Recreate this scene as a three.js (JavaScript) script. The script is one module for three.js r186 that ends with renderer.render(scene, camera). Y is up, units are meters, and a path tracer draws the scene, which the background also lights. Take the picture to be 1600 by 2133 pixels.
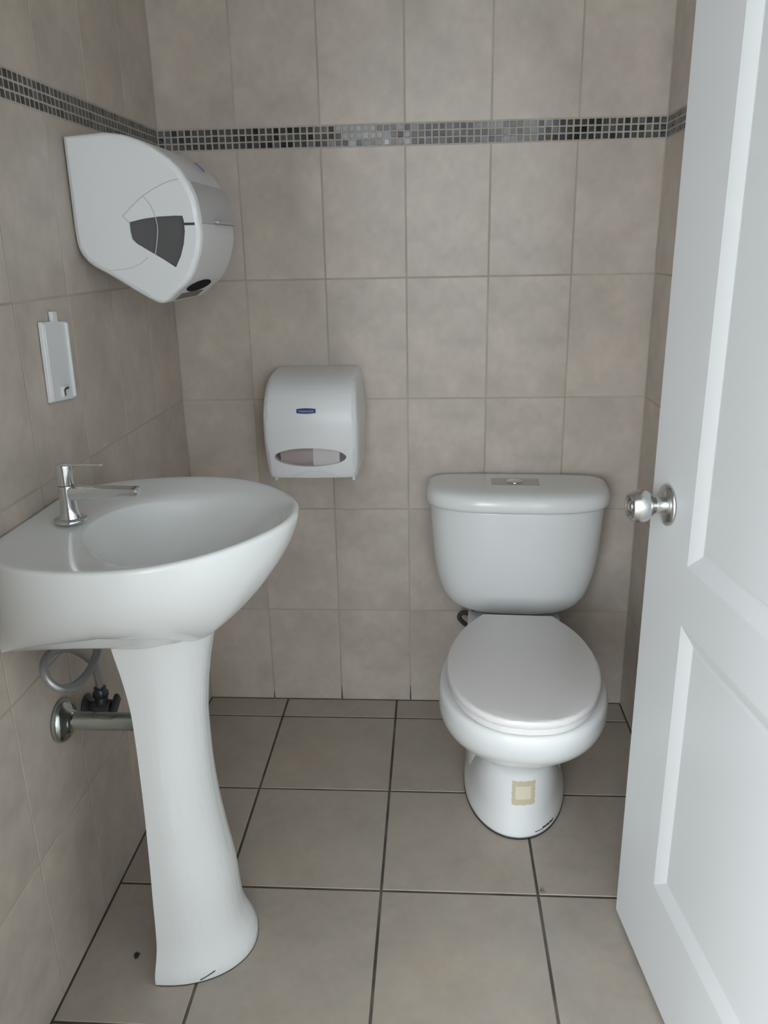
import * as THREE from 'three';
import { mergeGeometries, mergeVertices, toCreasedNormals } from 'three/addons/utils/BufferGeometryUtils.js';
import { RoundedBoxGeometry } from 'three/addons/geometries/RoundedBoxGeometry.js';
import { RectAreaLightUniformsLib } from 'three/addons/lights/RectAreaLightUniformsLib.js';
import { Brush, Evaluator, SUBTRACTION } from 'three-bvh-csg';

// ------------------------------------------------------------------ camera, daylight, exposure
const scene = new THREE.Scene();
const camera = new THREE.PerspectiveCamera(64.83, 1600 / 2133, 0.02, 50);
camera.position.set(0.6575, 1.2540, 2.0609);
camera.rotation.set(-0.31695, 0.06602, -0.01995, 'YXZ');

const renderer = new THREE.WebGLRenderer();
renderer.toneMapping = THREE.LinearToneMapping;
renderer.toneMappingExposure = 0.52;
renderer.shadowMap.enabled = true;
RectAreaLightUniformsLib.init();

const SKY = new THREE.Color().setRGB(0.915, 1.0, 1.085);
scene.background = new THREE.Color().setRGB(0.75, 0.86, 1.0);

// room measures, metres: x to the right from the left wall, z towards the doorway from the back wall
const W = 1.1876, H = 2.42, ZF = 1.575, ZO = 1.695;        // width, height, front wall inner and outer face
const HALL = { x0: -2.8, x1: 2.9, z1: 6.0, h: 2.9 };      // the daylit room outside the doorway
const DOORWAY = { x0: 0.262, x1: 1.135, h: 2.08 };
// daylight: the windows of the outer room (each has its pane and frame further down)
const WINDOWS = [
  { x: -1.22, y: 1.65, z: HALL.z1, w: 2.9, h: 2.2, turn: Math.PI, k: 12.4, label: 'widest daylit window in the wall behind the viewer' },
  { x: 1.95, y: 1.65, z: HALL.z1, w: 1.5, h: 2.2, turn: Math.PI, k: 5.8, label: 'narrow daylit window in the wall behind the viewer' },
  { x: HALL.x0, y: 1.85, z: 3.5, w: 1.7, h: 1.7, turn: Math.PI / 2, k: 16, label: 'daylit window in the left wall of the room outside' },
];
for (const w of WINDOWS) {   // each faces into the outer room, just inside its pane
  const l = new THREE.RectAreaLight(SKY, w.k, w.w, w.h);
  const n = new THREE.Vector3(Math.sin(w.turn), 0, Math.cos(w.turn));
  l.position.set(w.x, w.y, w.z).addScaledVector(n, 0.03);
  l.lookAt(l.position.clone().add(n));
  l.name = 'window_daylight';
  scene.add(l);
}

// ------------------------------------------------------------------ helpers
let seed = 20240;
const rnd = () => { seed = (seed * 1664525 + 1013904223) >>> 0; return seed / 4294967296; };
const lin = (r, g, b) => new THREE.Color().setRGB(r, g, b);
const mat = (color, roughness, extra = {}) => new THREE.MeshPhysicalMaterial({ color, roughness, ...extra });

// tileable value noise
function noiseField(n, period, s) {
  const g = []; let q = s >>> 0;
  for (let i = 0; i < period * period; i++) { q = (q * 1664525 + 1013904223) >>> 0; g.push(q / 4294967296); }
  const f = new Float32Array(n * n);
  for (let y = 0; y < n; y++) for (let x = 0; x < n; x++) {
    const u = x / n * period, v = y / n * period, i = Math.floor(u), j = Math.floor(v);
    const a = u - i, b = v - j, sa = a * a * (3 - 2 * a), sb = b * b * (3 - 2 * b);
    const at = (p, r) => g[(r % period) * period + (p % period)];
    f[y * n + x] = (at(i, j) * (1 - sa) + at(i + 1, j) * sa) * (1 - sb) + (at(i, j + 1) * (1 - sa) + at(i + 1, j + 1) * sa) * sb;
  }
  return f;
}
function fbm(n, base, oct, s, gain = 0.55) {
  const f = new Float32Array(n * n); let amp = 1, sum = 0;
  for (let o = 0; o < oct; o++) { const k = noiseField(n, base << o, s + o * 977); for (let i = 0; i < f.length; i++) f[i] += k[i] * amp; sum += amp; amp *= gain; }
  for (let i = 0; i < f.length; i++) f[i] /= sum;
  return f;
}
function colourTexture(n, fn) {
  const d = new Uint8Array(n * n * 4);
  for (let i = 0; i < n * n; i++) {
    const c = fn(i);
    for (let k = 0; k < 3; k++) { const v = Math.min(1, Math.max(0, c[k])); d[i * 4 + k] = 255 * (v <= 0.0031308 ? v * 12.92 : 1.055 * Math.pow(v, 1 / 2.4) - 0.055); }
    d[i * 4 + 3] = 255;
  }
  const t = new THREE.DataTexture(d, n, n);
  t.colorSpace = THREE.SRGBColorSpace; t.wrapS = t.wrapT = THREE.RepeatWrapping; t.magFilter = THREE.LinearFilter; t.needsUpdate = true;
  return t;
}
function greyTexture(n, fn) {
  const d = new Uint8Array(n * n * 4);
  for (let i = 0; i < n * n; i++) { const v = 255 * Math.min(1, Math.max(0, fn(i))); d[i * 4] = d[i * 4 + 1] = d[i * 4 + 2] = v; d[i * 4 + 3] = 255; }
  const t = new THREE.DataTexture(d, n, n);
  t.wrapS = t.wrapT = THREE.RepeatWrapping; t.magFilter = THREE.LinearFilter; t.needsUpdate = true;
  return t;
}

const counts = {};
function numbered(name) { const k = counts[name] = (counts[name] ?? -1) + 1; return k ? name + '_' + String(k).padStart(3, '0') : name; }
function tag(o, label, category, group, kind) {
  o.userData.label = label; o.userData.category = category;
  if (group) o.userData.group = group;
  if (kind) o.userData.kind = kind;
  return o;
}
function thing(name, label, category, [x, y, z] = [0, 0, 0], turn = 0, kind) {
  const o = new THREE.Group(); o.name = numbered(name); o.position.set(x, y, z); o.rotation.y = turn;
  scene.add(o); return tag(o, label, category, null, kind);
}
function part(name, geometry, material, parent, label) {
  const m = new THREE.Mesh(geometry, material); m.name = name; m.castShadow = m.receiveShadow = true;
  parent.add(m); if (label) m.userData.label = label; return m;
}
function box(x0, x1, y0, y1, z0, z1) {
  const g = new THREE.BoxGeometry(x1 - x0, y1 - y0, z1 - z0); g.translate((x0 + x1) / 2, (y0 + y1) / 2, (z0 + z1) / 2); return g;
}
function rbox(x0, x1, y0, y1, z0, z1, r = 0.004, seg = 3) {
  const g = new RoundedBoxGeometry(x1 - x0, y1 - y0, z1 - z0, seg, r); g.translate((x0 + x1) / 2, (y0 + y1) / 2, (z0 + z1) / 2); return g;
}
const merge = (list) => mergeGeometries(list.map((g) => { const h = g.index ? g.toNonIndexed() : g.clone(); for (const k of Object.keys(h.attributes)) if (k !== 'position' && k !== 'normal') h.deleteAttribute(k); return h; }));

// a surface through closed rings of equal count (each ring an array of [x, y, z]); caps close the ends
function loft(rings, { cap0 = true, cap1 = true, crease = 0 } = {}) {
  const n = rings[0].length, p = [], idx = [];
  for (const r of rings) for (const q of r) p.push(q[0], q[1], q[2]);
  for (let i = 0; i + 1 < rings.length; i++) for (let j = 0; j < n; j++) {
    const a = i * n + j, b = i * n + (j + 1) % n, c = a + n, d = b + n;
    idx.push(a, b, d, a, d, c);
  }
  const close = (i, flip) => {
    const m = [0, 0, 0]; for (const q of rings[i]) for (let k = 0; k < 3; k++) m[k] += q[k] / n;
    const at = p.length / 3; p.push(...m);
    for (let j = 0; j < n; j++) { const a = i * n + j, b = i * n + (j + 1) % n; flip ? idx.push(at, b, a) : idx.push(at, a, b); }
  };
  if (cap0) close(0, true);
  if (cap1) close(rings.length - 1, false);
  let g = new THREE.BufferGeometry();
  g.setAttribute('position', new THREE.Float32BufferAttribute(p, 3)); g.setIndex(idx);
  // face outwards
  let vol = 0; const P = g.attributes.position, A = new THREE.Vector3(), B = new THREE.Vector3(), C = new THREE.Vector3();
  for (let i = 0; i < idx.length; i += 3) { A.fromBufferAttribute(P, idx[i]); B.fromBufferAttribute(P, idx[i + 1]); C.fromBufferAttribute(P, idx[i + 2]); vol += A.dot(B.cross(C)); }
  if (vol < 0) { for (let i = 0; i < idx.length; i += 3) { const t = idx[i]; idx[i] = idx[i + 1]; idx[i + 1] = t; } g.setIndex(idx); }
  g.computeVertexNormals();
  return crease ? toCreasedNormals(g, crease) : g;
}
// monotone-ish cubic through keyed rows [t, a, b, c ...]
function keyed(rows) {
  return (t) => {
    let i = 0; while (i < rows.length - 2 && t > rows[i + 1][0]) i++;
    const r0 = rows[Math.max(0, i - 1)], r1 = rows[i], r2 = rows[i + 1], r3 = rows[Math.min(rows.length - 1, i + 2)];
    const h = r2[0] - r1[0], u = Math.min(1, Math.max(0, (t - r1[0]) / h));
    return r1.slice(1).map((_, k) => {
      const a = r1[k + 1], b = r2[k + 1], d = (b - a) / h;
      let m1 = r1 === r0 ? d : ((b - r0[k + 1]) / (r2[0] - r0[0])), m2 = r2 === r3 ? d : ((r3[k + 1] - a) / (r3[0] - r1[0]));
      const d0 = r1 === r0 ? d : (a - r0[k + 1]) / (r1[0] - r0[0]), d3 = r2 === r3 ? d : (r3[k + 1] - b) / (r3[0] - r2[0]);
      if (d0 * d <= 0) m1 = 0; else m1 = Math.sign(m1) * Math.min(Math.abs(m1), 3 * Math.abs(d), 3 * Math.abs(d0));
      if (d3 * d <= 0) m2 = 0; else m2 = Math.sign(m2) * Math.min(Math.abs(m2), 3 * Math.abs(d), 3 * Math.abs(d3));
      const u2 = u * u, u3 = u2 * u;
      return (2 * u3 - 3 * u2 + 1) * a + (u3 - 2 * u2 + u) * h * m1 + (-2 * u3 + 3 * u2) * b + (u3 - u2) * h * m2;
    });
  };
}
const sp = (v, e) => Math.sign(v) * Math.pow(Math.abs(v), e);
// ring in plan: half-width a, from zb over zc (widest) to zf; nf / nb superellipse exponents of front and back
function planRing(y, a, zc, zf, zb, nf, nb, n = 96, cx = 0) {
  const r = [];
  for (let j = 0; j < n; j++) {
    const t = j / n * Math.PI * 2, c = Math.cos(t), s = Math.sin(t), e = s >= 0 ? 2 / nf : 2 / nb;
    r.push([cx + a * sp(c, e), y, zc + (s >= 0 ? zf - zc : zc - zb) * sp(s, e)]);
  }
  return r;
}
function lathe(pts, seg = 40, axis = 'y') {
  const g = new THREE.LatheGeometry(pts.map(([r, y]) => new THREE.Vector2(r, y)), seg);
  if (axis === 'x') g.rotateZ(-Math.PI / 2);
  if (axis === 'z') g.rotateX(Math.PI / 2);
  return g;
}
function tube(pts, r, seg = 120, rad = 12) {
  return new THREE.TubeGeometry(new THREE.CatmullRomCurve3(pts.map((p) => new THREE.Vector3(...p)), false, 'centripetal'), seg, r, rad, false);
}

// ------------------------------------------------------------------ materials
const N = 512;
const cloud = fbm(N, 5, 5, 11, 0.6), hue = fbm(N, 3, 3, 71), fine = fbm(N, 40, 3, 331), spots = fbm(N, 12, 4, 909);
const wallMap = colourTexture(N, (i) => {
  const k = 1 + 0.40 * (cloud[i] - 0.5) + 0.22 * (spots[i] - 0.5) + 0.10 * (fine[i] - 0.5), w = 0.06 * (hue[i] - 0.5);
  return [0.560 * k * (1 + w), 0.489 * k, 0.420 * k * (1 - w)];
});
const floorMap = colourTexture(N, (i) => {
  const k = 1 + 0.24 * (hue[i] - 0.5) + 0.16 * (spots[i] - 0.5) + 0.12 * (fine[i] - 0.5), w = 0.12 * (cloud[i] - 0.5);
  return [0.470 * k * (1 + w), 0.410 * k, 0.345 * k * (1 - w)];
});
const floorGroutMap = colourTexture(N, (i) => {
  const k = 0.55 + 1.0 * spots[i] * spots[i] * 1.6;
  return [0.110 * k, 0.090 * k, 0.078 * k];
});
const wallGroutMap = colourTexture(N, (i) => {
  const k = 0.75 + 0.5 * cloud[i];
  return [0.475 * k, 0.425 * k, 0.355 * k];
});
const satinRough = greyTexture(N, (i) => 0.40 + 0.16 * (cloud[i] - 0.5));
const M = {
  wallTile: mat(0xffffff, 1, { map: wallMap, roughnessMap: satinRough }),
  wallGrout: mat(0xffffff, 0.9, { map: wallGroutMap }),
  floorTile: mat(0xffffff, 1, { map: floorMap, roughnessMap: satinRough }),
  floorGrout: mat(0xffffff, 0.95, { map: floorGroutMap }),
  stain: mat(lin(0.05, 0.042, 0.036), 0.9),
  ceramic: mat(lin(0.83, 0.845, 0.835), 0.17),
  seat: mat(lin(0.81, 0.79, 0.775), 0.3),
  plastic: mat(lin(0.83, 0.84, 0.845), 0.28),
  greyPlastic: mat(lin(0.56, 0.55, 0.57), 0.3),
  darkPlastic: mat(lin(0.008, 0.009, 0.012), 0.85, { specularIntensity: 0.3 }),
  smoke: mat(lin(0.26, 0.26, 0.265), 0.15, { transmission: 0.55, thickness: 0, ior: 1.45 }),
  tint: mat(lin(0.95, 0.93, 0.93), 0.1, { transmission: 1, thickness: 0, ior: 1.45 }),
  paper: mat(lin(0.53, 0.48, 0.465), 0.95),
  doorPaint: mat(lin(0.80, 0.815, 0.815), 0.38),
  chrome: mat(lin(0.74, 0.76, 0.77), 0.08, { metalness: 1 }),
  satinSteel: mat(lin(0.68, 0.68, 0.67), 0.24, { metalness: 1 }),
  oldChrome: mat(lin(0.50, 0.54, 0.52), 0.16, { metalness: 1 }),
  hose: mat(lin(0.42, 0.43, 0.44), 0.35, { metalness: 0.7 }),
  valve: mat(lin(0.10, 0.105, 0.12), 0.35, { metalness: 0.6 }),
  white: mat(lin(0.80, 0.80, 0.78), 0.7),
  hallFloor: mat(lin(0.42, 0.38, 0.33), 0.5),
  label: mat(lin(0.62, 0.53, 0.38), 0.8),
  labelPaper: mat(lin(0.76, 0.68, 0.54), 0.8),
  scuff: mat(lin(0.03, 0.03, 0.035), 0.7),
  pane: mat(lin(0.8, 0.8, 0.8), 0.3, { emissive: SKY, emissiveIntensity: 3 }),
};
// glass mosaic: black, charcoal, slate, brown-grey and pale grey chips
const CHIPS = [[0.012, 0.013, 0.016], [0.03, 0.032, 0.038], [0.055, 0.058, 0.064], [0.075, 0.07, 0.062], [0.10, 0.105, 0.11], [0.035, 0.042, 0.052]]
  .map((c) => mat(lin(...c), 0.16));
const CHIP_ODDS = [0, 0, 1, 1, 1, 2, 2, 2, 3, 3, 4, 5];

// ------------------------------------------------------------------ tiles
// tile in its own plane, face at z = 0, eased edges; uv in units of 0.6 m with an offset
function tileGeometry(w, h, t, e, ou, ov) {
  const X = w / 2, Y = h / 2, p = [], uv = [], idx = [];
  const ring = (x, y, z) => { const at = p.length / 3; for (const [a, b] of [[-x, -y], [x, -y], [x, y], [-x, y]]) { p.push(a, b, z); uv.push(a / 0.6 + ou, b / 0.6 + ov); } return at; };
  const r = [ring(X, Y, -t), ring(X, Y, -e), ring(X, Y, -e), ring(X - e, Y - e, 0), ring(X - e, Y - e, 0)];
  for (const [a, b] of [[0, 1], [2, 3]]) for (let j = 0; j < 4; j++) { const k = (j + 1) % 4; idx.push(r[a] + j, r[a] + k, r[b] + k, r[a] + j, r[b] + k, r[b] + j); }
  idx.push(r[4], r[4] + 1, r[4] + 2, r[4], r[4] + 2, r[4] + 3);
  const g = new THREE.BufferGeometry();
  g.setAttribute('position', new THREE.Float32BufferAttribute(p, 3)); g.setAttribute('uv', new THREE.Float32BufferAttribute(uv, 2)); g.setIndex(idx);
  const f = g.toNonIndexed(); f.computeVertexNormals(); return f;
}
const tileShapes = new Map();
function tileVariant(w, h, t, e) {
  const key = [w, h, t].map((v) => v.toFixed(4)).join();
  if (!tileShapes.has(key)) tileShapes.set(key, Array.from({ length: 9 }, () => tileGeometry(w, h, t, e, rnd(), rnd())));
  const l = tileShapes.get(key); return l[Math.floor(rnd() * l.length)];
}
const metres = (g) => { const p = g.attributes.position, u = g.attributes.uv, n = g.attributes.normal; for (let i = 0; i < p.count; i++) { const ax = Math.abs(n.getX(i)), ay = Math.abs(n.getY(i)); u.setXY(i, (ax > 0.5 ? p.getZ(i) : p.getX(i)) / 0.6, (ay > 0.5 ? p.getZ(i) : p.getY(i)) / 0.6); } return g; };

const JOINT = 0.0030, ROWS = [0, 0.2866, 0.5852, 0.8838, 1.1824, 1.4810], BAND = 0.0460, PITCH = 0.01605;
const UP = [1.4810 + BAND, 1.8256, 2.1242, H];
const chipGeo = tileGeometry(PITCH - 0.0030, BAND / 3 - 0.0026, 0.004, 0.0008, 0, 0);
// a tiled wall in its own plane: u to the right, y up, faces +z; cuts are the vertical joints
function tiledWall(o, cuts, e0, e1) {
  const u0 = cuts[0], u1 = cuts[cuts.length - 1];
  part('backing', metres(box(u0 - e0, u1 + e1, 0, H, -0.10, -0.0007)), M.wallGrout, o);
  const rows = [];
  for (let i = 0; i + 1 < ROWS.length; i++) rows.push([ROWS[i], ROWS[i + 1]]);
  for (let i = 0; i + 1 < UP.length; i++) rows.push([UP[i], UP[i + 1]]);
  for (const [y0, y1] of rows) for (let i = 0; i + 1 < cuts.length; i++) {
    const w = cuts[i + 1] - cuts[i] - JOINT, h = y1 - y0 - JOINT;
    if (w < 0.008) continue;
    const t = part('tile', tileVariant(w, h, 0.007, 0.0010), M.wallTile, o);
    t.position.set((cuts[i] + cuts[i + 1]) / 2, (y0 + y1) / 2, -0.0003 * rnd());
    t.rotation.set((rnd() - 0.5) * 0.0022, (rnd() - 0.5) * 0.003, 0);
  }
  const n = Math.floor((u1 - u0) / PITCH), s = (u1 - u0) / n;
  for (let i = 0; i < n; i++) for (let r = 0; r < 3; r++) {
    const c = part('mosaic_chip', chipGeo, CHIPS[CHIP_ODDS[Math.floor(rnd() * CHIP_ODDS.length)]], o);
    c.position.set(u0 + (i + 0.5) * s, ROWS[5] + (r + 0.5) * BAND / 3, -0.0004 * rnd());
    c.rotation.set((rnd() - 0.5) * 0.05, (rnd() - 0.5) * 0.05, (rnd() - 0.5) * 0.02);
  }
}

// ------------------------------------------------------------------ the room
const wallBack = thing('wall_back', 'back wall of beige tiles with a dark mosaic band, behind the toilet', 'wall', [0, 0, 0], 0, 'structure');
tiledWall(wallBack, [0, 0.188, 0.388, 0.588, 0.788, 0.988, W], 0.1, 0.1);
// open joints with dark dirt at the foot of the back wall
for (const [u, h] of [[0.188, 0.022], [0.388, 0.042], [0.588, 0.046]]) {
  const s = new THREE.Shape([[-0.0019, 0], [0.0019, 0], [0.0007, h], [-0.0005, h]].map(([x, y]) => new THREE.Vector2(x, y)));
  const m = part('joint_dirt', new THREE.ExtrudeGeometry(s, { depth: 0.0006, bevelEnabled: false }), M.stain, wallBack, 'dark dirt in an open tile joint');
  m.position.set(u, 0.001, -0.0008);
}
const wallLeft = thing('wall_left', 'left wall of beige tiles with a dark mosaic band, behind the washbasin', 'wall', [0, 0, 0], Math.PI / 2, 'structure');
tiledWall(wallLeft, [-ZF, -1.4012, -1.2012, -1.0012, -0.8012, -0.6012, -0.4012, -0.2012, 0], 0, 0.1);
const wallRight = thing('wall_right', 'right wall of beige tiles, a narrow strip seen beside the open door', 'wall', [W, 0, 0], -Math.PI / 2, 'structure');
tiledWall(wallRight, [0, 0.2, 0.4, 0.6, 0.8, 1.0, 1.2, 1.4, ZF], 0.1, 0);

const floor = thing('floor', 'floor of square beige tiles with dark dirty grout', 'floor', [0, 0, 0], 0, 'structure');
part('grout', metres(box(-0.1, W + 0.1, -0.12, -0.0012, -0.1, ZO)), M.floorGrout, floor);
{
  const xs = [0, 0.2288, 0.5483, 0.8678, W], zs = [0, 0.0954, 0.4149, 0.7344, 1.0539, 1.3734, ZO], J = 0.0052;
  for (let i = 0; i + 1 < xs.length; i++) for (let k = 0; k + 1 < zs.length; k++) {
    const t = part('tile', tileVariant(xs[i + 1] - xs[i] - J, zs[k + 1] - zs[k] - J, 0.008, 0.0012), M.floorTile, floor);
    t.rotation.x = -Math.PI / 2 + (rnd() - 0.5) * 0.002; t.position.set((xs[i] + xs[i + 1]) / 2, -0.0002 * rnd(), (zs[k] + zs[k + 1]) / 2);
  }
}
const structure = (name, label, category, geometry, material) => { const m = new THREE.Mesh(geometry, material); m.name = name; m.castShadow = m.receiveShadow = true; scene.add(m); return tag(m, label, category, null, 'structure'); };
structure('ceiling', 'white ceiling of the washroom', 'ceiling', box(-0.1, W + 0.1, H, H + 0.1, -0.1, ZO), M.white);
structure('wall_front', 'white wall around the doorway', 'wall', merge([
  box(-0.1, DOORWAY.x0, 0, H, ZF, ZO), box(DOORWAY.x1, W + 0.1, 0, H, ZF, ZO), box(DOORWAY.x0, DOORWAY.x1, DOORWAY.h, H, ZF, ZO)]), M.white);
structure('trim_1', 'white wooden frame around the doorway', 'door frame', merge([
  box(DOORWAY.x0, DOORWAY.x0 + 0.015, 0, DOORWAY.h, ZF - 0.005, ZO + 0.01), box(DOORWAY.x1 - 0.012, DOORWAY.x1, 0, DOORWAY.h, ZF + 0.01, ZO + 0.01),
  box(DOORWAY.x0 + 0.015, DOORWAY.x1 - 0.012, DOORWAY.h - 0.015, DOORWAY.h, ZF + 0.005, ZO + 0.01)]), M.doorPaint);

// the daylit room outside the doorway
structure('floor_hall', 'plain floor of the room outside the doorway', 'floor', box(HALL.x0 - 0.1, HALL.x1 + 0.1, -0.12, -0.0005, ZO, HALL.z1 + 0.1), M.hallFloor);
structure('ceiling_hall', 'white ceiling of the room outside the doorway', 'ceiling', box(HALL.x0 - 0.1, HALL.x1 + 0.1, HALL.h, HALL.h + 0.1, ZF, HALL.z1 + 0.1), M.white);
{
  const w = WINDOWS[2], a = w.z - w.w / 2, b = w.z + w.w / 2, c = w.y - w.h / 2, d = w.y + w.h / 2, x0 = HALL.x0 - 0.1, x1 = HALL.x0;
  structure('wall_hall_left', 'white left wall of the room outside the doorway', 'wall', merge([box(x0, x1, 0, HALL.h, ZF, a), box(x0, x1, 0, HALL.h, b, HALL.z1 + 0.1), box(x0, x1, 0, c, a, b), box(x0, x1, d, HALL.h, a, b)]), M.white);
}
structure('wall_hall_right', 'white right wall of the room outside the doorway', 'wall', box(HALL.x1, HALL.x1 + 0.1, 0, HALL.h, ZF, HALL.z1 + 0.1), M.white);
structure('wall_hall_front', 'white wall outside, left and right of the washroom', 'wall', merge([
  box(HALL.x0, -0.1, 0, HALL.h, ZF, ZO), box(W + 0.1, HALL.x1, 0, HALL.h, ZF, ZO), box(-0.1, W + 0.1, H, HALL.h, ZF + 0.02, ZO)]), M.white);
{
  const g = [], a = WINDOWS, y0 = a[0].y - a[0].h / 2, y1 = a[0].y + a[0].h / 2, z0 = HALL.z1, z1 = HALL.z1 + 0.1;
  g.push(box(HALL.x0, HALL.x1, 0, y0, z0, z1), box(HALL.x0, HALL.x1, y1, HALL.h, z0, z1));
  g.push(box(HALL.x0, a[0].x - a[0].w / 2, y0, y1, z0, z1), box(a[0].x + a[0].w / 2, a[1].x - a[1].w / 2, y0, y1, z0, z1), box(a[1].x + a[1].w / 2, HALL.x1, y0, y1, z0, z1));
  structure('wall_hall_back', 'white far wall with two windows, behind the viewer', 'wall', merge(g), M.white);
}
WINDOWS.forEach((w, i) => {
  const o = thing('window_' + (i + 1), w.label, 'window', [w.x - 0.04 * Math.sin(w.turn), w.y, w.z - 0.04 * Math.cos(w.turn)], w.turn, 'structure');
  const X = w.w / 2, Y = w.h / 2;
  part('window_frame', merge([box(-X, X, -Y, -Y + 0.04, -0.03, 0.02), box(-X, X, Y - 0.04, Y, -0.03, 0.02), box(-X, -X + 0.04, -Y, Y, -0.03, 0.02), box(X - 0.04, X, -Y, Y, -0.03, 0.02)]), M.doorPaint, o);
  part('pane', box(-X + 0.04, X - 0.04, -Y + 0.04, Y - 0.04, -0.01, 0), M.pane, o, 'bright window pane');
});

// ------------------------------------------------------------------ door
{
  const LW = 0.8, LH = 2.05, T = 0.038, R = 0.013;
  const door = thing('door_1', 'white two-panel door with a round knob, standing open on the right', 'door', [1.1075, 0.01, 1.5685], Math.atan2(-0.99311, 0.1172), 'structure');
  const holes = [[0.152, 0.648, 0.200, 0.690], [0.152, 0.648, 0.785, 1.90]].map(([a, b, c, d]) => [a - LW, b - LW, c, d]);
  const s = new THREE.Shape([[-LW, 0], [0, 0], [0, LH], [-LW, LH]].map(([x, y]) => new THREE.Vector2(x, y)));
  for (const [a, b, c, d] of holes) s.holes.push(new THREE.Path([[a, c], [a, d], [b, d], [b, c]].map(([x, y]) => new THREE.Vector2(x, y))));
  const front = new THREE.ExtrudeGeometry(s, { depth: R, bevelEnabled: false }); front.translate(0, 0, -R);
  const core = rbox(-LW, 0, 0, LH, -T, -R, 0.002, 1);
  part('door_leaf', merge([front, core]), M.doorPaint, door);
  for (const [a, b, c, d] of holes) {
    // moulding slopes from the face down into the panel, a small quirk, then the flat field a little proud
    const ring = (i, z) => [[a + i, c + i, z], [b - i, c + i, z], [b - i, d - i, z], [a + i, d - i, z]];
    const rings = [ring(0, 0), ring(0.0020, -0.0005), ring(0.0245, -0.0108), ring(0.0270, -0.0112), ring(0.0295, -0.0112), ring(0.0315, -0.0104)];
    const p = [], idx = [];
    rings.forEach((r) => r.forEach((q) => p.push(...q)));
    for (let i = 0; i + 1 < rings.length; i++) for (let j = 0; j < 4; j++) { const A = i * 4 + j, B = i * 4 + (j + 1) % 4; idx.push(A, B, B + 4, A, B + 4, A + 4); }
    const L = (rings.length - 1) * 4; idx.push(L, L + 1, L + 2, L, L + 2, L + 3);
    const g = new THREE.BufferGeometry(); g.setAttribute('position', new THREE.Float32BufferAttribute(p, 3)); g.setIndex(idx);
    part('panel', toCreasedNormals(g.toNonIndexed(), 0.22), M.doorPaint, door);
  }
  const knob = new THREE.Group(); knob.name = 'door_knob'; knob.userData.label = 'round satin steel door knob'; knob.position.set(-LW + 0.064, 0.854, 0); door.add(knob);
  part('rose', lathe([[0, 0.0005], [0.033, 0.0005], [0.0335, 0.003], [0.031, 0.006], [0.025, 0.0085], [0.018, 0.0105], [0, 0.011]], 48, 'z'), M.satinSteel, knob);
  part('knob', lathe([[0.0125, 0.008], [0.0125, 0.020], [0.0140, 0.0245], [0.0190, 0.0290], [0.0240, 0.0350], [0.0262, 0.0420], [0.0256, 0.0490], [0.0238, 0.0555], [0.0218, 0.0600], [0.0205, 0.0615], [0.0190, 0.0610], [0.0178, 0.0575], [0.0090, 0.0570], [0.0082, 0.0605], [0.0070, 0.0615], [0, 0.0618]], 48, 'z'), M.satinSteel, knob);
  const back = part('knob', lathe([[0, 0], [0.033, 0], [0.033, 0.003], [0.025, 0.0085], [0.0125, 0.010], [0.0125, 0.020], [0.0235, 0.037], [0.0258, 0.046], [0.022, 0.057], [0, 0.061]], 32, 'z'), M.satinSteel, knob);
  back.rotation.y = Math.PI; back.position.z = -T;
  part('latch_plate', box(-LW - 0.001, -LW + 0.001, 0.825, 0.883, -0.03, -0.008), M.satinSteel, door);
}

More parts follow.
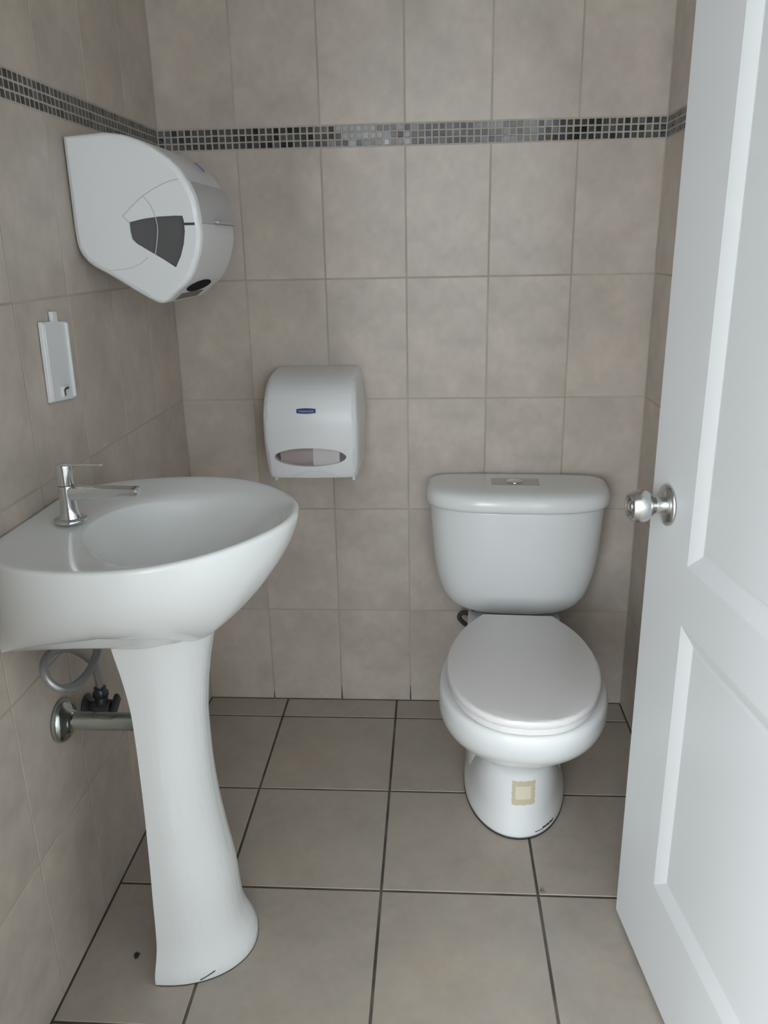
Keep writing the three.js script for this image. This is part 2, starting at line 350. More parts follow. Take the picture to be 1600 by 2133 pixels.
// ------------------------------------------------------------------ toilet
{
  const o = thing('toilet', 'white ceramic two-piece toilet with closed lid against the back wall', 'toilet', [0.869, 0, 0], -0.05);
  // bowl and foot in one pour: y, half-width, widest z, front z, back z
  const prof = keyed([[0, 0.1205, 0.36, 0.574, 0.14], [0.012, 0.1205, 0.36, 0.574, 0.14], [0.05, 0.112, 0.37, 0.568, 0.14], [0.10, 0.0965, 0.43, 0.560, 0.20], [0.15, 0.0855, 0.465, 0.557, 0.24],
    [0.175, 0.0895, 0.47, 0.566, 0.24], [0.20, 0.107, 0.48, 0.592, 0.24], [0.235, 0.136, 0.49, 0.640, 0.23], [0.275, 0.158, 0.52, 0.695, 0.235], [0.31, 0.170, 0.54, 0.733, 0.24], [0.345, 0.1745, 0.55, 0.752, 0.245],
    [0.368, 0.1745, 0.55, 0.757, 0.25], [0.380, 0.1715, 0.55, 0.754, 0.255], [0.3855, 0.166, 0.55, 0.748, 0.26]]);
  const bowlAt = (y, n = 112) => { const [a, zc, zf, zb] = prof(y); return planRing(y, a, zc, zf, zb, 2.05, 2.05, n); };
  const rings = []; for (let i = 0; i <= 56; i++) rings.push(bowlAt(0.002 + 0.3835 * (i / 56)));
  const bowl = part('bowl', loft(rings), M.ceramic, o);
  // outlet behind the foot and the ledge under the tank
  const back = keyed([[0, 0.1185, 0.455, 0.09], [0.06, 0.1145, 0.445, 0.08], [0.15, 0.112, 0.432, 0.07], [0.2, 0.112, 0.405, 0.06], [0.30, 0.112, 0.36, 0.04], [0.335, 0.118, 0.36, 0.03]]);
  const br = []; for (let i = 0; i <= 20; i++) { const y = 0.002 + 0.333 * i / 20, [a, zf, zb] = back(y); br.push(planRing(y, a, 0.25, zf, zb, 5, 6, 72)); }
  part('trapway', loft(br), M.ceramic, o);
  // a patch of the bowl's own skin, a hair proud of it
  const patch = (u0, u1, y0, y1, lift, wob = 0) => {
    const p = [], idx = [], nu = 12, nv = 10;
    for (let j = 0; j <= nv; j++) for (let i = 0; i <= nu; i++) {
      const y = y0 + (y1 - y0) * j / nv + wob * Math.sin(i * 1.7), [a, zc, zf] = prof(y), x = u0 + (u1 - u0) * i / nu + wob * Math.sin(j * 2.3);
      const q = Math.pow(1 - Math.pow(Math.abs(x / (a + lift)), 2.05), 1 / 2.05);
      p.push(x, y, zc + (zf - zc) * q + lift);
    }
    for (let j = 0; j < nv; j++) for (let i = 0; i < nu; i++) { const A = j * (nu + 1) + i; idx.push(A, A + 1, A + nu + 2, A, A + nu + 2, A + nu + 1); }
    const g = new THREE.BufferGeometry(); g.setAttribute('position', new THREE.Float32BufferAttribute(p, 3)); g.setIndex(idx); g.computeVertexNormals(); return g;
  };
  part('label_residue', patch(-0.014, 0.037, 0.082, 0.140, 0.0004, 0.0008), M.label, bowl, 'torn yellowed label on the foot');
  part('label_paper', patch(-0.006, 0.028, 0.096, 0.127, 0.0008, 0.0006), M.labelPaper, bowl, 'cream rest of the torn label');
  part('scuff', patch(0.058, 0.083, 0.0145, 0.0180, 0.0006, 0.0012), M.scuff, bowl, 'black scuff at the foot');
  part('scuff', patch(0.040, 0.060, 0.0130, 0.0146, 0.0006, 0.0006), M.scuff, bowl, 'black scuff at the foot');
  // sealing dirt round the foot
  const dr = [0, 1].map((k) => planRing(0.0002 + k * 0.0012, 0.1211, 0.36, 0.5747, 0.14, 2.05, 2.05, 96));
  part('foot_seal', loft(dr), M.stain, o, 'dark dirty seal line round the foot');

  // seat and lid
  const outline = (grow) => {
    const L = [[0.0825, 0.302], [0.120, 0.366], [0.139, 0.415], [0.154, 0.480], [0.159, 0.545], [0.152, 0.612], [0.130, 0.676], [0.094, 0.726], [0.050, 0.754], [0, 0.762]];
    const side = new THREE.CatmullRomCurve3(L.map(([x, z]) => new THREE.Vector3(x * (1 + grow / 0.159), 0, z + (z > 0.5 ? grow * (z - 0.5) / 0.26 : 0))), false, 'centripetal').getPoints(44);
    const pts = side.map((v) => new THREE.Vector2(v.x, -v.z)); for (let i = side.length - 2; i >= 0; i--) pts.push(new THREE.Vector2(-side[i].x, -side[i].z));
    return new THREE.Shape(pts);
  };
  const slab = (grow, y0, h, b) => { const g = new THREE.ExtrudeGeometry(outline(grow), { depth: h - 2 * b, bevelEnabled: true, bevelSize: b, bevelThickness: b, bevelSegments: 4, bevelOffset: -b }); g.rotateX(-Math.PI / 2); g.translate(0, y0 + b, 0); return toCreasedNormals(g, 0.6); };
  part('seat_ring', slab(-0.004, 0.3865, 0.0155, 0.004), M.seat, o);
  const lid = part('seat_lid', slab(0, 0.4010, 0.019, 0.006), M.seat, o);
  for (const x of [-0.062, 0.062]) part('hinge', rbox(x - 0.018, x + 0.018, 0.385, 0.412, 0.286, 0.306, 0.006), M.seat, lid);

  // tank: y, half-width, front z
  const tp = keyed([[0.343, 0.085, 0.115], [0.346, 0.115, 0.140], [0.353, 0.141, 0.160], [0.366, 0.163, 0.176], [0.385, 0.179, 0.186], [0.410, 0.191, 0.192], [0.455, 0.2035, 0.197], [0.505, 0.2105, 0.200], [0.56, 0.215, 0.202], [0.60, 0.2175, 0.204], [0.645, 0.2195, 0.206]]);
  const tr = []; for (let i = 0; i <= 44; i++) { const y = 0.343 + 0.302 * Math.pow(i / 44, 1.6), [a, zf] = tp(y); tr.push(planRing(y, a, 0.075, zf, 0.012, 2.7, 7, 112)); }
  const tank = part('tank', loft(tr), M.ceramic, o);
  const lr = [[0.6405, 0.2150, 0.203], [0.6415, 0.2245, 0.2145], [0.645, 0.2275, 0.2185], [0.652, 0.2290, 0.2205], [0.662, 0.2290, 0.2205], [0.671, 0.2270, 0.2180], [0.678, 0.2235, 0.2130], [0.6835, 0.2165, 0.2045], [0.6868, 0.2060, 0.192], [0.6885, 0.190, 0.175], [0.6895, 0.165, 0.150], [0.690, 0.12, 0.115]];
  const tankLid = part('tank_lid', loft(lr.map(([y, a, zf]) => planRing(y, a, 0.085, zf, 0.010 + (0.2290 - a) * 0.35, 2.9, 6, 112))), M.ceramic, o);
  part('flush_button', lathe([[0, 0.6895], [0.020, 0.6895], [0.0205, 0.6925], [0.0185, 0.6945], [0.0150, 0.6935], [0.0140, 0.6945], [0, 0.6965]], 40).translate(-0.006, 0, 0.104), M.chrome, tankLid, 'round chrome push button');
  part('sticker', rbox(-0.064, 0.054, 0.6890, 0.6902, 0.072, 0.138, 0.0003, 1), mat(lin(0.62, 0.60, 0.55), 0.5), tankLid, 'faded grey sticker around the button');
}
// water supply behind the toilet
{
  const o = thing('toilet_supply_hose', 'dark grey supply hose under the left side of the toilet tank', 'hose', [0.72, 0, 0.05]);
  part('hose', tube([[0.045, 0.352, 0.055], [0.035, 0.325, 0.045], [0.012, 0.318, 0.030], [0.004, 0.300, 0.020], [0.020, 0.278, 0.015], [0.045, 0.262, 0.010], [0.055, 0.225, 0], [0.052, 0.19, -0.005]], 0.0065), M.valve, o);
  part('stop_valve', lathe([[0, -0.05], [0.022, -0.05], [0.022, -0.045], [0.009, -0.042], [0.009, -0.012], [0.013, -0.010], [0.013, 0.014], [0.010, 0.018], [0.010, 0.032], [0, 0.033]], 28, 'z').translate(0.052, 0.18, 0), M.oldChrome, o);
}

// ------------------------------------------------------------------ washbasin
const BZ = 0.860;
{
  const o = thing('wash_basin', 'white ceramic oval washbasin on the left wall', 'washbasin', [0.0015, 0, BZ]);
  const half = [[0, 0.150], [0.018, 0.172], [0.045, 0.198], [0.085, 0.221], [0.130, 0.234], [0.180, 0.240], [0.235, 0.236], [0.285, 0.221], [0.330, 0.194], [0.372, 0.154], [0.408, 0.103], [0.432, 0.052], [0.440, 0]];
  const curve = new THREE.CatmullRomCurve3(half.map(([x, z]) => new THREE.Vector3(x, 0, z)), false, 'centripetal').getPoints(60);
  const out = []; for (const v of curve) out.push([v.x, v.z]);
  for (let i = curve.length - 2; i >= 0; i--) out.push([curve[i].x, -curve[i].z]);
  for (let i = 1; i < 12; i++) out.push([0, -0.150 + 0.300 * i / 12]);
  const cx = 0.20;
  const rimY = (x) => 0.850 + 0.010 * Math.pow(Math.max(0, x) / 0.44, 2);
  // inner bowl edge: ellipse met by the ray from the middle
  const inner = out.map(([x, z]) => { const dx = x - cx, dz = z, ex = 0.255 - cx, a = 0.153, b = 0.166; const A = dx * dx / a / a + dz * dz / b / b, B = -2 * dx * ex / a / a, C = ex * ex / a / a - 1; const t = (-B + Math.sqrt(B * B - 4 * A * C)) / 2 / A; return [cx + dx * t, dz * t]; });
  const low = out.map(([x, z]) => { // foot of the skirt, rising a little towards the sides
    const l = Math.hypot(x - cx, z) || 1, dx = (x - cx) / l, dz = z / l, q = dx > 0 ? [cx + dx * 0.090, dz * 0.145] : [x, Math.max(-0.145, Math.min(0.145, z))];
    return [...q, 0.672 + 0.044 * (0.2 + 0.8 * Math.min(1, q[0] / 0.17) ** 0.8) * Math.pow(Math.max(0, Math.min(1, (Math.abs(q[1]) - 0.08) / 0.065)), 1.2)];
  });
  const dish = inner.map(([x]) => { const t = Math.min(1, Math.max(0, (x - 0.085) / 0.17)); return 0.006 + 0.015 * t * t * (3 - 2 * t); });   // how far the rim dips to the bowl's edge
  const rings = [low.map(([x, z]) => [0.02 + (x - 0.02) * 0.25 + 0.1, 0.670, z * 0.3]), low.map(([x, z]) => [0.004 + (x - 0.004) * 0.95, 0.6705, z * 0.74]), low.map(([x, z, y]) => [0.002 + (x - 0.002) * 0.985, 0.6712 + (y - 0.672) * 0.28, z * 0.87])];
  const under = 30;
  for (let k = under; k >= 0; k--) {
    const th = k / under * Math.PI / 2;
    rings.push(out.map(([x, z], j) => {
      const l = Math.hypot(x - cx, z) || 1, fr = Math.max(0, (x - cx) / l), pe = 2.0 - 0.62 * Math.pow(fr, 1.5);
      const r = Math.pow(Math.cos(th), 2 / pe), s = Math.pow(Math.sin(th), 2 / pe), top = rimY(x) - 0.007;
      return [low[j][0] + (x - low[j][0]) * r, top + (low[j][2] - top) * s, low[j][1] + (z - low[j][1]) * r];
    }));
  }
  const inset = (d, dy) => rings.push(out.map(([x, z]) => { const l = Math.hypot(x - cx, z) || 1; return [Math.max(0, x - (x - cx) / l * d), rimY(x) + dy, z - z / l * d]; }));
  inset(0.0008, -0.0035); inset(0.0030, -0.0010); inset(0.0070, 0);
  for (let k = 1; k <= 7; k++) { const t = k / 8; rings.push(out.map(([x, z], j) => { const l = Math.hypot(x - cx, z) || 1, ox = Math.max(0, x - (x - cx) / l * 0.007), oz = z - z / l * 0.007; return [ox + (inner[j][0] - ox) * t, rimY(x) - dish[j] * Math.pow(t, 1.15), oz + (inner[j][1] - oz) * t]; })); }
  const bowl = [[1.0, 0.0085], [0.982, 0.0122], [0.957, 0.0195], [0.915, 0.0320], [0.855, 0.0470], [0.77, 0.061], [0.68, 0.079], [0.58, 0.095], [0.45, 0.108], [0.30, 0.117], [0.15, 0.122], [0.09, 0.124]];
  for (const [s, d] of bowl) rings.push(inner.map(([x, z], j) => [0.235 + (x - 0.235) * s, rimY(out[j][0]) * s + 0.851 * (1 - s) - d - (dish[j] - 0.006) * (1 - (d - 0.0085) / 0.1155), z * s]));
  const body = part('basin_body', loft(rings), M.ceramic, o);
  part('drain', lathe([[0, 0.7265], [0.017, 0.7265], [0.019, 0.7295], [0.0175, 0.7315], [0.0145, 0.7305], [0.0135, 0.7285], [0, 0.7285]], 32).translate(0.235, 0, 0), M.chrome, o);
  const chip = part('glaze_chip', new THREE.SphereGeometry(0.0026, 10, 8), M.scuff, body, 'small dark chip in the glaze');
  chip.scale.set(0.6, 0.35, 1.3); chip.position.set(0.1255, 0.8295, 0.104);
}
{
  const o = thing('basin_pedestal', 'white ceramic pedestal column under the washbasin', 'pedestal', [0, 0, BZ + 0.004]);
  // y, back x, front x, half-depth, rounding of the front
  const pr = keyed([[0, 0.150, 0.318, 0.112, 2.2], [0.012, 0.150, 0.3185, 0.113, 2.2], [0.028, 0.151, 0.316, 0.110, 2.2], [0.048, 0.153, 0.304, 0.104, 2.3], [0.072, 0.155, 0.295, 0.099, 2.4], [0.11, 0.156, 0.291, 0.096, 2.4], [0.17, 0.157, 0.287, 0.0935, 2.4], [0.25, 0.158, 0.276, 0.0885, 2.3], [0.33, 0.158, 0.267, 0.083, 2.3],
    [0.41, 0.157, 0.2635, 0.078, 2.3], [0.48, 0.156, 0.264, 0.0755, 2.3], [0.54, 0.155, 0.269, 0.0765, 2.3], [0.60, 0.151, 0.278, 0.083, 2.3], [0.65, 0.146, 0.289, 0.091, 2.3], [0.705, 0.140, 0.300, 0.098, 2.3]]);
  const at = (y, n = 72, grow = 0) => {   // C-shaped ring, open at the back: outer skin, then the inner one back again
    const [x0, xf, h, e0] = pr(y), xb = x0 + 0.009, xm = xb + 0.012, e = e0 - 0.15, skin = (d) => {
      const r = [[xb, -(h - d)], [xb + 0.006, -(h - d)]];
      for (let j = 0; j <= n; j++) { const t = -Math.PI / 2 + j / n * Math.PI; r.push([xm + (xf - d - xm) * sp(Math.cos(t), 2 / e), (h - d) * sp(Math.sin(t), 2 / e)]); }
      return [...r, [xb + 0.006, h - d], [xb, h - d]];
    };
    const o2 = skin(-grow), edge = (z) => [[xb - 0.0015, z], [xb - 0.0015, z - Math.sign(z) * 0.008]];
    return [...o2.slice(1, -1), ...edge(h), ...skin(0.011).reverse().slice(1, -1), ...edge(-h).reverse()].map(([x, z]) => [x, y, z]);
  };
  const rings = []; for (let i = 0; i <= 70; i++) rings.push(at(0.001 + 0.6688 * i / 70));
  const col = part('column', loft(rings, { cap0: false, cap1: false, crease: 0.8 }), M.ceramic, o);
  const sc = (a, b, y, w) => { const p = []; for (let i = 0; i <= 10; i++) { const t = a + (b - a) * i / 10, [x0, xf, h, e0] = pr(y), xm = x0 + 0.021, e = e0 - 0.15; p.push([xm + (xf + 0.0003 - xm) * sp(Math.cos(t), 2 / e), y + (i / 10) * w, (h + 0.0003) * sp(Math.sin(t), 2 / e)]); } return p; };
  part('scuff', tube(sc(1.12, 0.92, 0.006, 0.010), 0.0011, 20, 6), M.scuff, col, 'dark scuff at the foot');
  part('foot_seal', loft([0.0002, 0.0018].map((y) => at(0.004, 72, 0.0010).map(([x, , z]) => [x, y, z])), { cap0: false, cap1: false }), M.stain, o, 'dark dirty seal line round the foot');
}

// faucet
{
  const y0 = 0.8508, o = thing('faucet', 'chrome push faucet with flat spout on the washbasin deck', 'faucet', [0.081, y0, 0.880]);
  part('base_flange', lathe([[0, 0], [0.0245, 0], [0.0255, 0.002], [0.0250, 0.0045], [0.0225, 0.0060], [0.0170, 0.0065], [0, 0.0065]], 48), M.chrome, o);
  part('body', lathe([[0.0170, 0.0060], [0.0160, 0.0085], [0.0148, 0.0145], [0.0136, 0.024], [0.0129, 0.036], [0.0127, 0.048], [0.0127, 0.0585], [0.0120, 0.0592], [0, 0.0592]], 48), M.chrome, o);
  part('cap', lathe([[0, 0.0596], [0.0120, 0.0596], [0.0127, 0.0604], [0.0127, 0.090], [0.0121, 0.0925], [0.0095, 0.0936], [0, 0.0938]], 48), M.chrome, o);
  const L = 12, rg = [];
  for (let i = 0; i <= L; i++) {
    const t = i / L, x = 0.004 + 0.110 * t, top = 0.0585 - 0.003 * t, bot = 0.0350 + 0.0075 * Math.min(1, t * 1.3), w = 0.0115, r = 0.0035;
    const ring = []; for (let j = 0; j < 32; j++) { const a = j / 32 * Math.PI * 2; ring.push([x + (i === L ? -0.001 : 0), (top + bot) / 2 + (top - bot) / 2 * sp(Math.sin(a), 0.45), w * sp(Math.cos(a), 0.45)]); }
    rg.push(ring);
  }
  rg.push(rg[L].map(([x, y, z]) => [x + 0.0025, 0.049 + (y - 0.049) * 0.75, z * 0.75]));
  part('spout', loft(rg, { crease: 0.7 }), M.chrome, o);
  part('lever', rbox(0.006, 0.062, 0.0905, 0.0935, -0.0045, 0.0045, 0.0013, 2), M.chrome, o);
}

// drain pipe, stop valve and hose under the basin
{
  const o = thing('drain_pipe', 'chrome drain pipe with round wall flange under the washbasin', 'pipe', [0, 0.474, 0.864]);
  part('flange', lathe([[0, 0.0005], [0.037, 0.0005], [0.0385, 0.003], [0.0375, 0.010], [0.033, 0.015], [0.026, 0.019], [0.020, 0.0225], [0.0165, 0.028], [0, 0.028]], 48, 'x').scale(1, 1, 1), M.oldChrome, o);
  part('pipe', lathe([[0.0160, 0.02], [0.0158, 0.160], [0, 0.160]], 40, 'x'), M.oldChrome, o);
  part('trap', tube([[0.150, 0, 0], [0.175, 0.005, 0], [0.200, 0.03, -0.002], [0.212, 0.08, -0.003], [0.214, 0.196, -0.003]], 0.0158, 60, 24), M.oldChrome, o);
}
{
  const o = thing('stop_valve', 'dark angle stop valve on the wall behind the drain pipe', 'valve', [0, 0.440, 0.762]);
  part('escutcheon', lathe([[0, 0.0005], [0.024, 0.0005], [0.0245, 0.003], [0.018, 0.008], [0.010, 0.010], [0, 0.010]], 32, 'x'), M.valve, o);
  part('valve_body', merge([lathe([[0.0095, 0.006], [0.0095, 0.016], [0.0135, 0.017], [0.0135, 0.046], [0.0105, 0.048], [0, 0.048]], 28, 'x'), lathe([[0, 0], [0.0125, 0], [0.0125, 0.018], [0, 0.018]], 6).translate(0.031, 0.004, 0)]), M.valve, o);
  part('nut', lathe([[0, 0], [0.0145, 0], [0.0145, 0.010], [0.011, 0.013], [0.011, 0.020], [0, 0.020]], 6).translate(0.031, 0.022, 0), M.valve, o);
  const h = part('handle', rbox(0.049, 0.060, -0.010, 0.010, -0.024, 0.024, 0.005), M.valve, o);
  h.rotation.x = 0.5;
}
{
  const o = thing('supply_hose', 'grey braided supply hose looped under the washbasin', 'hose', [0, 0, 0]);
  part('hose', tube([[0.080, 0.668, 0.846], [0.076, 0.640, 0.836], [0.075, 0.611, 0.834], [0.075, 0.592, 0.855], [0.075, 0.583, 0.894], [0.070, 0.586, 0.938], [0.060, 0.602, 0.968], [0.047, 0.620, 0.970], [0.036, 0.633, 0.951], [0.031, 0.634, 0.914], [0.030, 0.612, 0.858], [0.030, 0.576, 0.810], [0.0305, 0.533, 0.772], [0.031, 0.495, 0.763], [0.031, 0.472, 0.762]], 0.0068, 200, 14), M.hose, o);
  part('crimp', lathe([[0, 0], [0.0085, 0], [0.0085, 0.022], [0, 0.022]], 20).translate(0.031, 0.461, 0.762), M.valve, o);
}

// ------------------------------------------------------------------ bracket left on the tiles
{
  const o = thing('wall_bracket', 'white plastic mounting plate of a missing dispenser on left wall', 'bracket', [0.0005, 1.010, 0.690], Math.PI / 2);
  // own plane: u = -z, faces +x
  const s = new THREE.Shape([[-0.047, 0.004], [0.044, -0.004], [0.0475, 0.131], [0.018, 0.1335], [0.018, 0.150], [0.0005, 0.151], [0.0005, 0.135], [-0.042, 0.137]].map(([x, y]) => new THREE.Vector2(x, y)));
  part('plate', new THREE.ExtrudeGeometry(s, { depth: 0.005, bevelEnabled: true, bevelSize: 0.0012, bevelThickness: 0.0012, bevelSegments: 2, bevelOffset: -0.0012 }).translate(0, 0, 0.0015), M.plastic, o);
  const rib = (x0, y0, x1, y1) => { const g = rbox(-0.0022, 0.0022, 0, Math.hypot(x1 - x0, y1 - y0), 0, 0.0055, 0.001, 1); g.rotateZ(-Math.atan2(x1 - x0, y1 - y0)); g.translate(x0, y0, 0.0065); return g; };
  part('edge_rib', rib(-0.0435, 0.006, -0.0392, 0.134), M.plastic, o);
  part('edge_rib', rib(0.0405, 0.000, 0.0442, 0.129), M.plastic, o);
  part('clip', merge([rbox(-0.006, 0.014, 0.020, 0.0245, 0.004, 0.0135, 0.001, 1), rbox(-0.006, -0.002, 0.006, 0.022, 0.004, 0.0115, 0.001, 1)]), M.plastic, o);
  part('clip_slot', merge([box(-0.0035, 0.0005, 0.008, 0.0205, 0.0117, 0.0125), box(-0.0035, 0.011, 0.0185, 0.0225, 0.0130, 0.0142)]), M.valve, o, 'dark slot of the clip');
}

// ------------------------------------------------------------------ towel dispenser on the back wall
{
  const cx = 0.361, o = thing('towel_dispenser', 'white paper towel dispenser with oval window on the back wall', 'dispenser', [cx, 0.725, 0.0005]);
  const pr = keyed([[0, 0.1075, 0.186], [0.004, 0.1090, 0.189], [0.035, 0.1120, 0.195], [0.075, 0.1145, 0.200], [0.115, 0.1155, 0.201], [0.15, 0.1150, 0.198], [0.18, 0.1130, 0.189], [0.205, 0.1105, 0.175], [0.222, 0.1080, 0.155], [0.234, 0.1050, 0.128], [0.241, 0.1015, 0.098], [0.2445, 0.0975, 0.066], [0.246, 0.091, 0.040]]);
  const ring = (y) => {
    const [a, d] = pr(y), n = 120, r = [];
    for (let j = 0; j < n; j++) {
      const t = j / n * Math.PI * 2, c = Math.cos(t), s = Math.sin(t), u = sp(c, 2 / 18);
      const z = s >= 0 ? 0.03 + (d * (1 - 0.05 * u * u) - 0.03) * sp(s, 2 / 18) : 0.03 + 0.03 * sp(s, 2 / 12);
      r.push([(a + 0.0035 * (1 - z / d)) * u, y, z]);
    }
    return r;
  };
  const rings = []; for (let i = 0; i <= 60; i++) rings.push(ring(0.246 * (1 - Math.pow(1 - i / 60, 1.5))));
  let g = loft(rings);
  const ev = new Evaluator(); ev.attributes = ['position', 'normal']; ev.useGroups = false;
  const oval = new THREE.CylinderGeometry(1, 1, 1, 72); oval.rotateX(Math.PI / 2); oval.scale(0.087, 0.0235, 0.10);
  const cut = new Brush(oval); cut.position.set(-0.002, 0.0535, 0.190); cut.updateMatrixWorld();
  const b0 = new Brush(g); b0.updateMatrixWorld();
  g = ev.evaluate(b0, cut, SUBTRACTION).geometry;
  const cover = part('cover', toCreasedNormals(g, 0.7), M.plastic, o);
  const front = (x, y) => { const [a, d] = pr(y), u = Math.min(0.999, Math.abs(x / a)); return d * (1 - 0.05 * u * u) * Math.pow(1 - Math.pow(u, 18), 0.055); };
  const oPane = new THREE.CylinderGeometry(1, 1, 1, 72); oPane.rotateX(Math.PI / 2); oPane.scale(0.0865, 0.0232, 0.002);
  part('window', oPane.translate(-0.002, 0.0535, 0.184), M.tint, o, 'oval grey window');
  part('paper_roll', lathe([[0, -0.040], [0.036, -0.040], [0.036, 0.036], [0, 0.036]], 40, 'x').scale(1.05, 0.75, 0.5).translate(-0.034, 0.053, 0.1635), M.paper, o);
  part('roll_holder', rbox(0.0025, 0.068, 0.030, 0.077, 0.143, 0.1826, 0.002, 2), M.plastic, o);
  // arched lip over the paper exit
  const lip = []; for (let i = 0; i <= 24; i++) { const t = i / 24, x = -0.058 + 0.132 * t, y = 0.003 + 0.0165 * Math.sin(Math.PI * t); lip.push([x, y, front(x, y) - 0.0005]); }
  part('exit_lip', tube(lip, 0.0016, 60, 8), M.plastic, o);
  for (const x of [-0.094, 0.098]) part('prong', rbox(x - 0.003, x + 0.003, -0.014, 0.002, 0.150, 0.158, 0.0012, 1), M.plastic, o);
  // printed mark
  const cv = document.createElement('canvas'); cv.width = 512; cv.height = 128; const c2 = cv.getContext('2d');
  c2.fillStyle = '#23386f'; c2.fillRect(0, 0, 512, 128); c2.fillStyle = '#b9c3dc'; c2.font = 'bold 58px sans-serif'; c2.textAlign = 'center'; c2.textBaseline = 'middle'; c2.fillText('Kimberly-Clark', 256, 68, 400);
  const mt = new THREE.CanvasTexture(cv); mt.colorSpace = THREE.SRGBColorSpace;
  const p = [], uv = [], idx = []; const nx = 16, ny = 4, mx = -0.0065, my = 0.1660;
  for (let j = 0; j <= ny; j++) for (let i = 0; i <= nx; i++) { const u = i / nx, v = j / ny, x = mx + (u - 0.5) * 0.046, y = my + (v - 0.5) * (0.0125 - 0.0035 * Math.pow(2 * u - 1, 2)); p.push(x, y, front(x, y) + 0.0006); uv.push(u, v); }
  for (let j = 0; j < ny; j++) for (let i = 0; i < nx; i++) { const A = j * (nx + 1) + i; idx.push(A, A + 1, A + nx + 2, A, A + nx + 2, A + nx + 1); }
  const mg = new THREE.BufferGeometry(); mg.setAttribute('position', new THREE.Float32BufferAttribute(p, 3)); mg.setAttribute('uv', new THREE.Float32BufferAttribute(uv, 2)); mg.setIndex(idx); mg.computeVertexNormals();
  part('printed_mark', mg, new THREE.MeshPhysicalMaterial({ map: mt, roughness: 0.35 }), cover, 'small blue name plate');
}

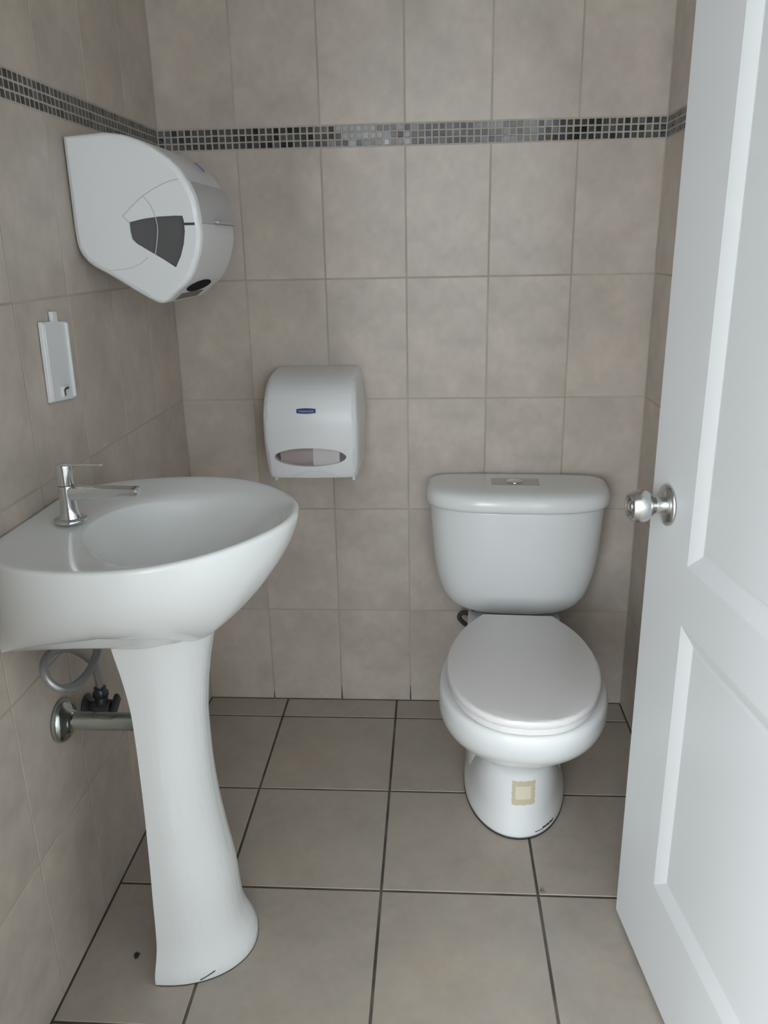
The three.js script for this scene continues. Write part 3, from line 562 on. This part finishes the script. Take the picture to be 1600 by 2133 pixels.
// ------------------------------------------------------------------ roll dispenser on the left wall
{
  const Z0 = 0.290, Z1 = 0.544, o = thing('roll_dispenser', 'white jumbo roll dispenser with smoked side window on left wall', 'dispenser', [0.0005, 1.16, 0]);
  const Y = 1.16, B = 0.010;
  const raw = [[0.0105, 1.447], [0.076, 1.4465], [0.112, 1.4405], [0.147, 1.4265], [0.187, 1.399], [0.2055, 1.375], [0.2195, 1.345], [0.2255, 1.304], [0.2265, 1.281], [0.219, 1.249], [0.200, 1.211], [0.176, 1.191], [0.153, 1.1735], [0.145, 1.1735], [0.061, 1.2235], [0.027, 1.2445], [0.0135, 1.265], [0.0105, 1.294]];
  const open = new THREE.CatmullRomCurve3(raw.slice(1).map(([x, y]) => new THREE.Vector3(x, y - Y, 0)), false, 'centripetal').getPoints(110).map((v) => new THREE.Vector2(v.x, v.y));
  const poly = [new THREE.Vector2(raw[0][0], raw[0][1] - Y), ...open];
  const grow = (d) => poly.map((p, i) => {
    const a = poly[(i + poly.length - 1) % poly.length], b = poly[(i + 1) % poly.length];
    const t = b.clone().sub(a).normalize(); return new THREE.Vector2(Math.max(0, p.x - t.y * d), p.y + t.x * d);   // points run clockwise
  });
  const area = THREE.ShapeUtils.area(poly), sgn = area < 0 ? 1 : -1;
  const outer = grow(B * sgn), inner = grow(-0.004 * sgn);
  const shellShape = new THREE.Shape(outer); shellShape.holes.push(new THREE.Path(inner.slice().reverse()));
  const win = [[0.106, 1.306], [0.130, 1.311], [0.160, 1.3145], [0.190, 1.3155], [0.2045, 1.315], [0.2065, 1.306], [0.2065, 1.288], [0.2025, 1.267], [0.195, 1.246], [0.184, 1.2265], [0.164, 1.240], [0.140, 1.2545], [0.116, 1.269], [0.108, 1.277], [0.106, 1.290]].map(([x, y]) => new THREE.Vector2(x, y - Y));
  const side = new THREE.Shape(poly); side.holes.push(new THREE.Path(win.slice().reverse()));
  const full = new THREE.Shape(poly);
  const bev = { depth: 0.002, bevelEnabled: true, bevelSize: B, bevelThickness: B, bevelSegments: 5 };
  // near cheek (rounded edge, window cut out), shell between, far cheek
  const cheek = new THREE.ExtrudeGeometry(full, { ...bev }); 
  // cheeks as a rounded rim ring plus a face with the window
  const faceShape = side;
  const face = new THREE.ExtrudeGeometry(faceShape, { depth: 0.003, bevelEnabled: false }).translate(0, 0, Z1 - 0.003);
  const rimRings = [];
  for (let k = 0; k <= 8; k++) { const t = k / 8 * Math.PI / 2, d = B * Math.cos(t), z = Z1 - B + B * Math.sin(t); rimRings.push(grow(d * sgn).map((p) => [p.x, p.y, z])); }
  const farRings = [];
  for (let k = 0; k <= 8; k++) { const t = k / 8 * Math.PI / 2, d = B * Math.cos(t), z = Z0 + B - B * Math.sin(t); farRings.push(grow(d * sgn).map((p) => [p.x, p.y, z])); }
  const rim = loft(rimRings, { cap0: false, cap1: false, crease: 0.6 }), far = loft(farRings, { cap0: false, cap1: true, crease: 0.6 });
  const shell = toCreasedNormals(new THREE.ExtrudeGeometry(shellShape, { depth: Z1 - Z0 - 2 * B, bevelEnabled: false }).translate(0, 0, Z0 + B), 0.5);
  const housing = part('housing', merge([face, rim, far, shell]), M.plastic, o);
  part('window', new THREE.ExtrudeGeometry(new THREE.Shape(win), { depth: 0.0015, bevelEnabled: false }).translate(0, 0, Z1 - 0.006), M.smoke, o, 'smoked grey window');
  part('paper_roll', lathe([[0.02, -0.09], [0.052, -0.09], [0.052, 0.09], [0.02, 0.09]], 48, 'z').translate(0.112, 1.300 - Y, 0.410), M.paper, o);
  part('feed_roller', lathe([[0, -0.1], [0.014, -0.1], [0.014, 0.1], [0, 0.1]], 32, 'z').translate(0.178, 1.238 - Y, 0.410), M.darkPlastic, o);
  // seams of the cover on the side: thin grooves standing as hairline beads
  const seam = (pts, r = 0.0007) => tube(pts.map(([x, y]) => [x, y - Y, Z1 + 0.0001]), r, 40, 6);
  const seamM = M.greyPlastic;
  part('cover_seam', seam([[0.095, 1.3165], [0.113, 1.332], [0.136, 1.3495], [0.160, 1.3625], [0.185, 1.3725], [0.203, 1.3765]]), seamM, housing);
  part('cover_seam', seam([[0.095, 1.3165], [0.101, 1.311], [0.106, 1.306]]), seamM, housing);
  part('cover_seam', seam([[0.136, 1.3495], [0.147, 1.336], [0.153, 1.321], [0.155, 1.3145]]), seamM, housing);
  part('cover_seam', seam([[0.155, 1.3145], [0.157, 1.298], [0.155, 1.280], [0.148, 1.2495]], 0.0009), M.greyPlastic, housing);
  part('cover_seam', seam([[0.062, 1.2235], [0.095, 1.226], [0.118, 1.234], [0.134, 1.245]], 0.0005), seamM, housing);
  part('cover_slot', rbox(0.204, 0.2262, 1.2985 - Y, 1.3035 - Y, Z1 - 0.004, Z1 + 0.0004, 0.001, 1), M.valve, housing);
  // the grey lift cover over the front
  const band = (y0, y1, d0, d1, z0, z1) => { // strip of the front between two heights
    const pts = (d) => grow(d * sgn).filter((p) => p.x > 0.12 && p.y + Y > y0 && p.y + Y < y1);
    const a = pts(d1), b = pts(d0).reverse(); const s = new THREE.Shape([...a, ...b]); return toCreasedNormals(new THREE.ExtrudeGeometry(s, { depth: z1 - z0, bevelEnabled: false }).translate(0, 0, z0), 0.5);
  };
  part('lift_cover', band(1.302, 1.377, B - 0.001, B + 0.0012, Z0 + 0.008, Z1 - 0.012), M.greyPlastic, o, 'grey lift cover on the front');
  part('front_seam', band(1.299, 1.3035, B - 0.001, B + 0.0016, Z0 + 0.004, Z1 - 0.008), M.valve, housing);
  part('front_lip', band(1.303, 1.309, B - 0.001, B + 0.010, Z0 + 0.004, Z0 + 0.16), M.greyPlastic, o);
  // paper exit in the lower front
  const oval = (a, b, t) => { const g = new THREE.CylinderGeometry(1, 1, t, 40); g.scale(a, 1, b); return g; };
  const slot = oval(0.0165, 0.075, 0.003); slot.rotateZ(0.68); slot.translate(0.1915, 1.1905 - Y, 0.430);
  const flap = rbox(-0.0095, 0.0095, -0.0012, 0.0012, -0.075, 0.075, 0.001, 1); flap.rotateZ(0.66); flap.translate(0.1690, 1.1727 - Y, 0.425); part('exit_flap', flap, mat(lin(0.20, 0.17, 0.15), 0.6), o, 'brown paper guide under the exit');
  part('paper_exit', slot, M.darkPlastic, o, 'black paper exit');
  const sm = rbox(-0.012, 0.012, -0.001, 0.001, -0.004, 0.004, 0.0008, 1); sm.rotateZ(-0.75); sm.translate(0.196, 1.4105 - Y, 0.37);
  part('printed_mark', sm, mat(lin(0.14, 0.17, 0.36), 0.4), housing, 'small blue printed mark');
}

// ------------------------------------------------------------------ bits on the floor
{
  const g = new THREE.IcosahedronGeometry(0.0052, 2), p = g.attributes.position;
  for (let i = 0; i < p.count; i++) { const x = p.getX(i), y = p.getY(i), z = p.getZ(i), k = 1 + 0.22 * Math.sin(x * 900 + z * 500) + 0.15 * Math.sin(y * 1100 + x * 300); p.setXYZ(i, x * k * 0.9, y * k * 0.6, z * k * 1.25); }
  g.computeVertexNormals();
  const a = new THREE.Mesh(g, M.scuff); a.name = 'crumb'; a.castShadow = a.receiveShadow = true; a.position.set(0.101, 0.0029, 0.916); scene.add(a);
  tag(a, 'small black crumb on the floor beside the pedestal', 'crumb');
  const b = a.clone(); b.name = 'crumb_001'; b.material = mat(lin(0.22, 0.19, 0.15), 0.9); b.scale.setScalar(0.8); b.position.set(0.877, 0.0024, 0.725); b.rotation.y = 1; b.userData = {}; scene.add(b);
  tag(b, 'small brown crumb at a floor joint in front of the toilet', 'crumb');
}

scene.traverse((o) => { if (o.isMesh) { o.castShadow = true; o.receiveShadow = true; } });
renderer.render(scene, camera);
